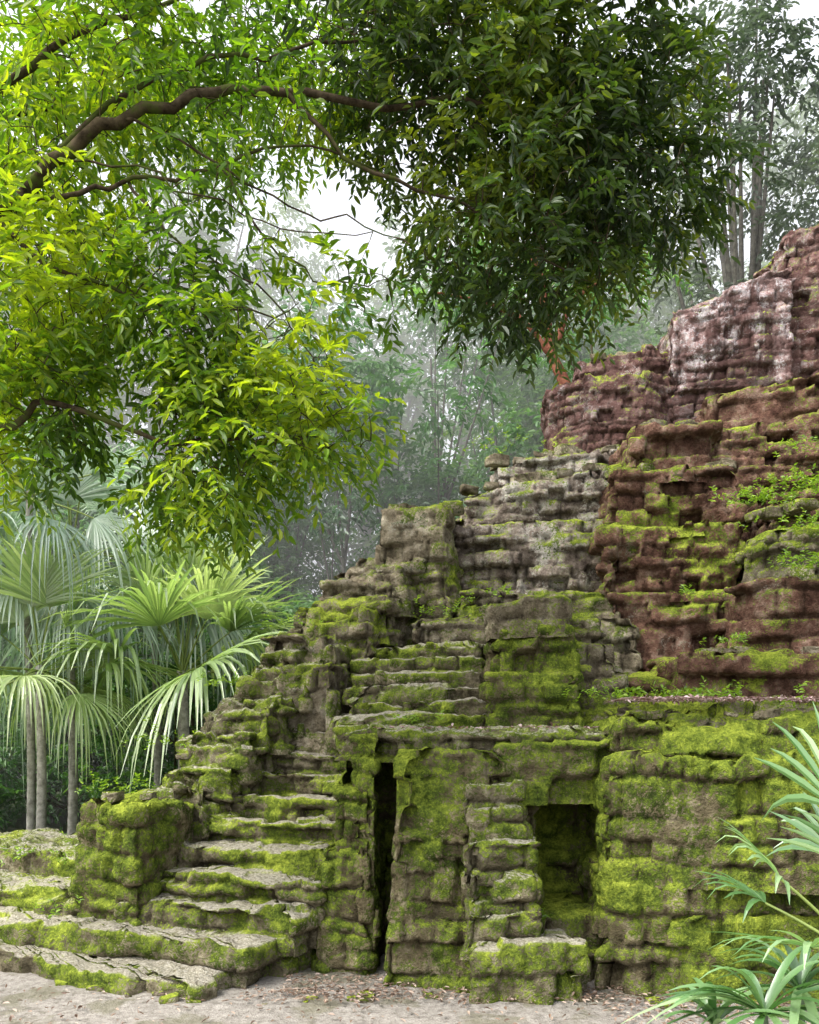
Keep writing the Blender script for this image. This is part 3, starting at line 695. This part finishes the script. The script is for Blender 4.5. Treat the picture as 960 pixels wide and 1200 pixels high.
M_palm = leaf_mat('palm_leaf', (0.10, 0.17, 0.06), (0.24, 0.34, 0.12), (0.44, 0.52, 0.26), trans=0.45, tcol=(1.6, 1.7, 0.9), gloss=0.12)
M_palm2 = leaf_mat('pale_palm_leaf', (0.14, 0.22, 0.16), (0.27, 0.37, 0.27), (0.44, 0.52, 0.42), trans=0.4, tcol=(1.3, 1.4, 1.1), gloss=0.14)
leafm_pet = leaf_mat('palm_petiole', (0.2, 0.26, 0.06), (0.2, 0.26, 0.06), (0.2, 0.26, 0.06), trans=0.1)
M_ptrunk = bark_mat('palm_bark', (0.17, 0.16, 0.14), (0.40, 0.38, 0.34))
def rf(n, el0, el1, ti=0.5):
    return [(360 * k / n + rng.random() * 25, el0 + (el1 - el0) * rng.random(), 0.8 + 0.35 * rng.random(), ti + rng.normal() * 0.15) for k in range(n)]
fan_palm('fan_palm', -4.15, 15.6, 3.5, rf(13, 45, 85, 0.75) + rf(10, 5, 45, 0.65), M_palm, M_ptrunk, pet=1.5, R=2.05, trunk_r=0.10)
fan_palm('fan_palm', -6.15, 14.2, 3.5, rf(7, 30, 75, 0.65) + rf(8, -25, 20, 0.8), M_palm, M_ptrunk, pet=1.1, R=1.6)
fan_palm('fan_palm', -6.1, 15.4, 5.7, rf(7, 30, 80, 0.6) + rf(8, -50, 15, 0.6), M_palm2, M_ptrunk, pet=1.2, R=1.6)
fan_palm('fan_palm', -5.1, 17.2, 5.8, rf(7, 20, 80, 0.7) + rf(7, -40, 15, 0.6), M_palm2, M_ptrunk, pet=1.1, R=1.7)
fan_palm('fan_palm', -8.0, 16.2, 5.2, rf(6, 20, 80, 0.6) + rf(6, -40, 15, 0.5), M_palm2, M_ptrunk, pet=1.1, R=1.5)
fan_palm('fan_palm', -6.5, 14.6, 6.5, rf(6, 10, 80, 0.6) + rf(6, -40, 15, 0.5), M_palm2, M_ptrunk, pet=1.1, R=1.4, trunk_r=0.06)

# ------------------------------------------------------------ strap leaf plants
def strap_plant(name, x, y, z, n, ln, wd, mat, el=(20, 80), az=(0, 360)):
    V = []; L = []; Tn = []; c = 0
    for k in range(n):
        a = math.radians(az[0] + (az[1] - az[0]) * rng.random()); e = math.radians(el[0] + (el[1] - el[0]) * rng.random())
        l = ln * (0.7 + 0.5 * rng.random()); m = 9
        d = np.array([math.cos(a) * math.cos(e), math.sin(a) * math.cos(e), math.sin(e)])
        s = np.linspace(0, 1, m)
        hz = np.array([math.cos(a), math.sin(a), 0])
        pts = np.array([x, y, z]) + d * l * s[:, None] + (hz * 0.25 - np.array([0, 0, 0.75])) * l * (s ** 2.2)[:, None] * (0.5 + 0.4 * rng.random())
        w = np.array([-math.sin(a), math.cos(a), 0.15 * rng.normal()])
        wid = wd * np.sin(np.pi * (0.12 + 0.88 * s)) ** 0.7
        up = np.array([0, 0, 1.0])
        A = pts + w * wid[:, None] * .5 + up * wid[:, None] * .22; B = pts - w * wid[:, None] * .5 + up * wid[:, None] * .22
        V.append(np.stack([A, pts, B], 1).reshape(-1, 3))
        for j in range(m - 1):
            L.append((c + j * 3, c + j * 3 + 1, c + j * 3 + 4, c + j * 3 + 3)); L.append((c + j * 3 + 1, c + j * 3 + 2, c + j * 3 + 5, c + j * 3 + 4))
        c += m * 3
        Tn.append(np.full(m * 3, rng.random()))
    tb = Tubes(); tb.add([(x, y, -0.05), (x + 0.02, y, z * 0.5), (x, y, z + 0.02)], [0.03, 0.025, 0.02], 7)
    n0 = c; V.append(np.concatenate(tb.V)); LL = np.concatenate([np.array(L), np.concatenate(tb.L) + n0]); Tn.append(np.full(tb.n, 0.1))
    return make_mesh(name, np.concatenate(V), LL, np.full(len(LL), 4), mat, {'tint': np.concatenate(Tn)}, smooth=True)
M_strap = leaf_mat('strap_leaf', (0.04, 0.10, 0.03), (0.09, 0.20, 0.06), (0.28, 0.40, 0.20), trans=0.35, rough=0.35, tcol=(1.5, 1.7, 0.8), gloss=0.12)
strap_plant('strap_leaf_plant', 2.08, 5.0, 0.80, 30, 0.70, 0.055, M_strap, el=(10, 75))
strap_plant('strap_leaf_plant', 2.38, 5.2, 0.88, 24, 0.66, 0.055, M_strap, el=(10, 75))
strap_plant('strap_leaf_plant', 1.82, 5.1, 0.70, 14, 0.52, 0.05, M_strap)
root = empty('palm_shrub'); V = []; L = []; Tn = []; tb = Tubes()
for (az, el, sc, ti) in [(172, 50, 1, .9), (185, 80, 1.35, .7), (150, 35, .9, .5), (90, 60, 1, .5), (240, 62, 1, .8), (215, 25, 0.9, .7), (20, 50, 1, .5)]:
    a = math.radians(az); e = math.radians(el)
    p = fan_frond(V, L, Tn, (2.76, 5.1, 1.05), (math.cos(a) * math.cos(e), math.sin(a) * math.cos(e), math.sin(e)), 0.8 * sc, 0.68 * sc, nblade=13, spread=2.6, droop=0.28, tint=ti, wmul=0.7)
    tb.add(p, np.linspace(0.014, 0.008, 7), 5)
L = np.array(L)
make_mesh('fronds', np.concatenate(V), L, np.full(len(L), 4), M_strap, {'tint': np.concatenate(Tn)}, smooth=False, parent=root)
tb.add([(2.76, 5.1, -0.05), (2.76, 5.1, 0.5), (2.76, 5.1, 1.07)], [0.05, 0.045, 0.03], 8)
tb.build('stems', leafm_pet, root)

# ------------------------------------------------------------ weeds on the ruin
def weeds(name, spots, ln, nper, mat):
    C = []
    for (x, y, z, r, n) in spots:
        C.append(np.stack([x + rng.normal(0, r, n), y + rng.normal(0, r * 0.5, n), z + np.abs(rng.normal(0, r * 0.25, n))], 1))
    C = np.concatenate(C)
    d = rng.normal(0, 0.5, C.shape); d[:, 2] = 0.9; d[:, 1] -= 0.3; d /= np.linalg.norm(d, axis=1)[:, None]
    tl = ln * (1.5 + 1.5 * rng.random(len(C)))
    B, D, Nn, l_, w_ = spray_leaves(C, d, tl, nper, ln, ln * 0.4, droop=0.2)
    return leaves_mesh(name, B, D, Nn, l_, w_, 0.5 + rng.normal(0, 0.22, len(B)), mat)
M_weed = leaf_mat('weed_leaf', (0.06, 0.12, 0.01), (0.15, 0.26, 0.02), (0.28, 0.40, 0.04), trans=0.4)
weeds('wall_weeds', [(2.3, 9.3, 2.75, .25, 36), (2.9, 9.2, 2.75, .2, 26), (4.4, 10.8, 5.3, .25, 50), (5.2, 10.9, 5.5, .35, 110), (5.3, 10.5, 4.9, .4, 90), (5.0, 10.3, 4.4, .3, 70), (4.0, 10.6, 3.5, .2, 16), (3.7, 11.3, 4.2, .12, 10),
  (-1.5, 11.8, 3.85, .3, 16), (1.0, 10.0, 4.0, .15, 6), (1.3, 8.3, 0.6, .08, 6), (0.6, 12.2, 4.05, .4, 24), (-3.0, 11.0, 2.2, .4, 30), (-3.8, 11.3, 1.6, .4, 34), (-2.3, 11.6, 3.0, .3, 28), (4.6, 8.2, 2.65, .6, 40), (-3.6, 9.0, .5, .2, 6), (1.4, 14.0, 7.0, .4, 20), (0.0, 9.0, 2.5, .15, 5), (3.2, 9.0, 2.75, .2, 26), (-4.5, 10.6, 0.8, .5, 24), (5.6, 11.3, 6.1, .4, 40)], 0.055, 6, M_weed)

# ------------------------------------------------------------ ground
n = 260
gx = np.concatenate([np.linspace(-150, -9, 20)[:-1], np.linspace(-9, 9, n), np.linspace(9, 150, 20)[1:]])
gy = np.concatenate([np.linspace(-60, 3, 10)[:-1], np.linspace(3, 16, n), np.linspace(16, 200, 20)[1:]])
XX, YY = np.meshgrid(gx, gy)
ZZ = 0.03 * fbm(np.stack([XX * .8, YY * .8, XX * 0], -1), 4, 3) + 0.012 * vnoise(np.stack([XX * 7, YY * 7, XX * 0], -1), 5)
Vg = np.stack([XX, YY, ZZ], -1).reshape(-1, 3)
nx = len(gx); ny = len(gy)
a = np.arange(ny - 1)[:, None] * nx; b = np.arange(nx - 1)[None, :]
F = np.stack([a + b, a + b + 1, a + nx + b + 1, a + nx + b], -1).reshape(-1, 4)
m, t, out = nt('ground_earth'); g = G(t)
geo = g.n('ShaderNodeNewGeometry'); pos = geo.outputs['Position']
sp = g.n('ShaderNodeSeparateXYZ'); g.l(pos, sp.inputs[0])
n1 = g.noise(pos, 1.6, 4); n2 = g.noise(pos, 14, 5, .7); n3 = g.noise(pos, 60, 3)
dirt = g.ramp(n2, [(0.3, (0.13, 0.118, 0.10)), (0.5, (0.235, 0.215, 0.19)), (0.7, (0.32, 0.30, 0.27))])
dirt = g.mix(g.math('MULTIPLY', g.step(n3, 0.57, 0.67), 0.5), dirt, (0.08, 0.066, 0.05))
dirt = g.mix(g.math('MULTIPLY', g.step(n1, 0.52, 0.62), 0.55), dirt, (0.11, 0.105, 0.06))
floor = g.ramp(n2, [(0.3, (0.02, 0.03, 0.01)), (0.6, (0.07, 0.10, 0.03)), (0.75, (0.14, 0.12, 0.07))])
ff = g.step(g.math('ADD', g.math('ADD', sp.outputs[1], g.math('MULTIPLY', sp.outputs[0], -0.35)), g.math('MULTIPLY', n1, 1.5)), 11.2, 12.2)
col = g.mix(ff, dirt, floor)
bs = g.n('ShaderNodeBsdfDiffuse'); g.l(col, bs.inputs['Color'])
bp = g.n('ShaderNodeBump'); bp.inputs['Strength'].default_value = 0.6; bp.inputs['Distance'].default_value = 0.03
g.l(g.math('ADD', n2, n3), bp.inputs['Height']); g.l(bp.outputs[0], bs.inputs['Normal']); g.l(bs.outputs[0], out.inputs[0])
make_mesh('ground', Vg, F, np.full(len(F), 4), m)

M_lit = leaf_mat('dry_leaf', (0.08, 0.045, 0.03), (0.19, 0.125, 0.085), (0.36, 0.28, 0.22), trans=0.1, tcol=(1, 1, 1))
M_litp = leaf_mat('pink_dry_leaf', (0.14, 0.07, 0.06), (0.32, 0.20, 0.19), (0.5, 0.38, 0.38), trans=0.1, tcol=(1, 1, 1))
def litter(name, boxes, ln, mat):
    C = []
    for (x0, x1, y0, y1, z, n) in boxes:
        C.append(np.stack([rng.uniform(x0, x1, n), rng.uniform(y0, y1, n), np.full(n, z) + rng.random(n) * 0.02], 1))
    C = np.concatenate(C)
    D = rng.normal(0, 1, C.shape); D[:, 2] *= 0.15
    Nn = np.array([0, 0, 1.]) + rng.normal(0, .25, C.shape)
    s = 0.6 + 0.8 * rng.random(len(C))
    leaves_mesh(name, C, D, Nn, ln * s, ln * .4 * s, rng.random(len(C)), mat)
litter('fallen_leaves', [(-4, 3, 6.8, 8.0, 0.04, 450), (-1.6, 2.0, 7.6, 8.0, 0.04, 600), (1.7, 3.5, 6.8, 7.8, 0.04, 500), (-1.2, 0.0, 7.8, 8.4, 0.04, 300)], 0.05, M_lit)
litter('terrace_leaf_litter', [(2.2, 6.0, 8.2, 9.6, 2.76, 2200), (-0.4, 2.0, 8.6, 9.3, 2.47, 120)], 0.06, M_litp)

# ------------------------------------------------------------ mist hanging between the trees behind the ruin
import bmesh
bm = bmesh.new(); bmesh.ops.create_cube(bm, size=1)
me = bpy.data.meshes.new('forest_mist'); 
for v in bm.verts: v.co = (v.co.x * 90, 17.5 + (v.co.y + .5) * 50, 14.9 + v.co.z * 30)
bm.to_mesh(me); bm.free()
ob = bpy.data.objects.new('forest_mist', me); S.collection.objects.link(ob)
m, t, out = nt('mist'); g = G(t)
vs = g.n('ShaderNodeVolumeScatter'); vs.inputs['Density'].default_value = 0.022; vs.inputs['Color'].default_value = (0.99, 1.0, 0.99, 1); vs.inputs['Anisotropy'].default_value = 0.0
g.l(vs.outputs[0], out.inputs['Volume']); me.materials.append(m)

# ------------------------------------------------------------ light
sun_el, sun_az = 54, -122
el = math.radians(sun_el); az = math.radians(sun_az)
dirv = Vector((math.sin(az) * math.cos(el), math.cos(az) * math.cos(el), math.sin(el)))
sl = bpy.data.lights.new('sun', 'SUN'); sl.energy = 2.8; sl.angle = math.radians(16); sl.color = (1.0, 0.96, 0.89)
so = bpy.data.objects.new('sun', sl); so.rotation_euler = (-dirv).to_track_quat('-Z', 'Y').to_euler(); so.location = dirv * 50
S.collection.objects.link(so)
w = bpy.data.worlds.new('World'); S.world = w; w.use_nodes = True
wn = w.node_tree.nodes; wl = w.node_tree.links
bg = wn['Background']
sky = wn.new('ShaderNodeTexSky'); sky.sky_type = 'NISHITA'; sky.sun_disc = False
sky.sun_elevation = el; sky.sun_rotation = az; sky.dust_density = 5; sky.air_density = 1.2; sky.ozone_density = 1
hs = wn.new('ShaderNodeHueSaturation'); hs.inputs['Saturation'].default_value = 0.25; hs.inputs['Value'].default_value = 3.5
wl.new(sky.outputs[0], hs.inputs['Color']); wl.new(hs.outputs[0], bg.inputs[0])
bg.inputs[1].default_value = 0.15

# ------------------------------------------------------------ camera
cam = bpy.data.cameras.new('camera'); co = bpy.data.objects.new('camera', cam)
S.collection.objects.link(co); S.camera = co
co.location = (0, 0, 2.5); co.rotation_euler = (math.radians(90), 0, 0)
cam.sensor_width = 36; cam.sensor_fit = 'AUTO'; cam.lens = 30; cam.shift_y = 250 / 1200
cam.clip_end = 1000
print('VERTS', sum(len(o.data.vertices) for o in S.objects if o.type == 'MESH'))
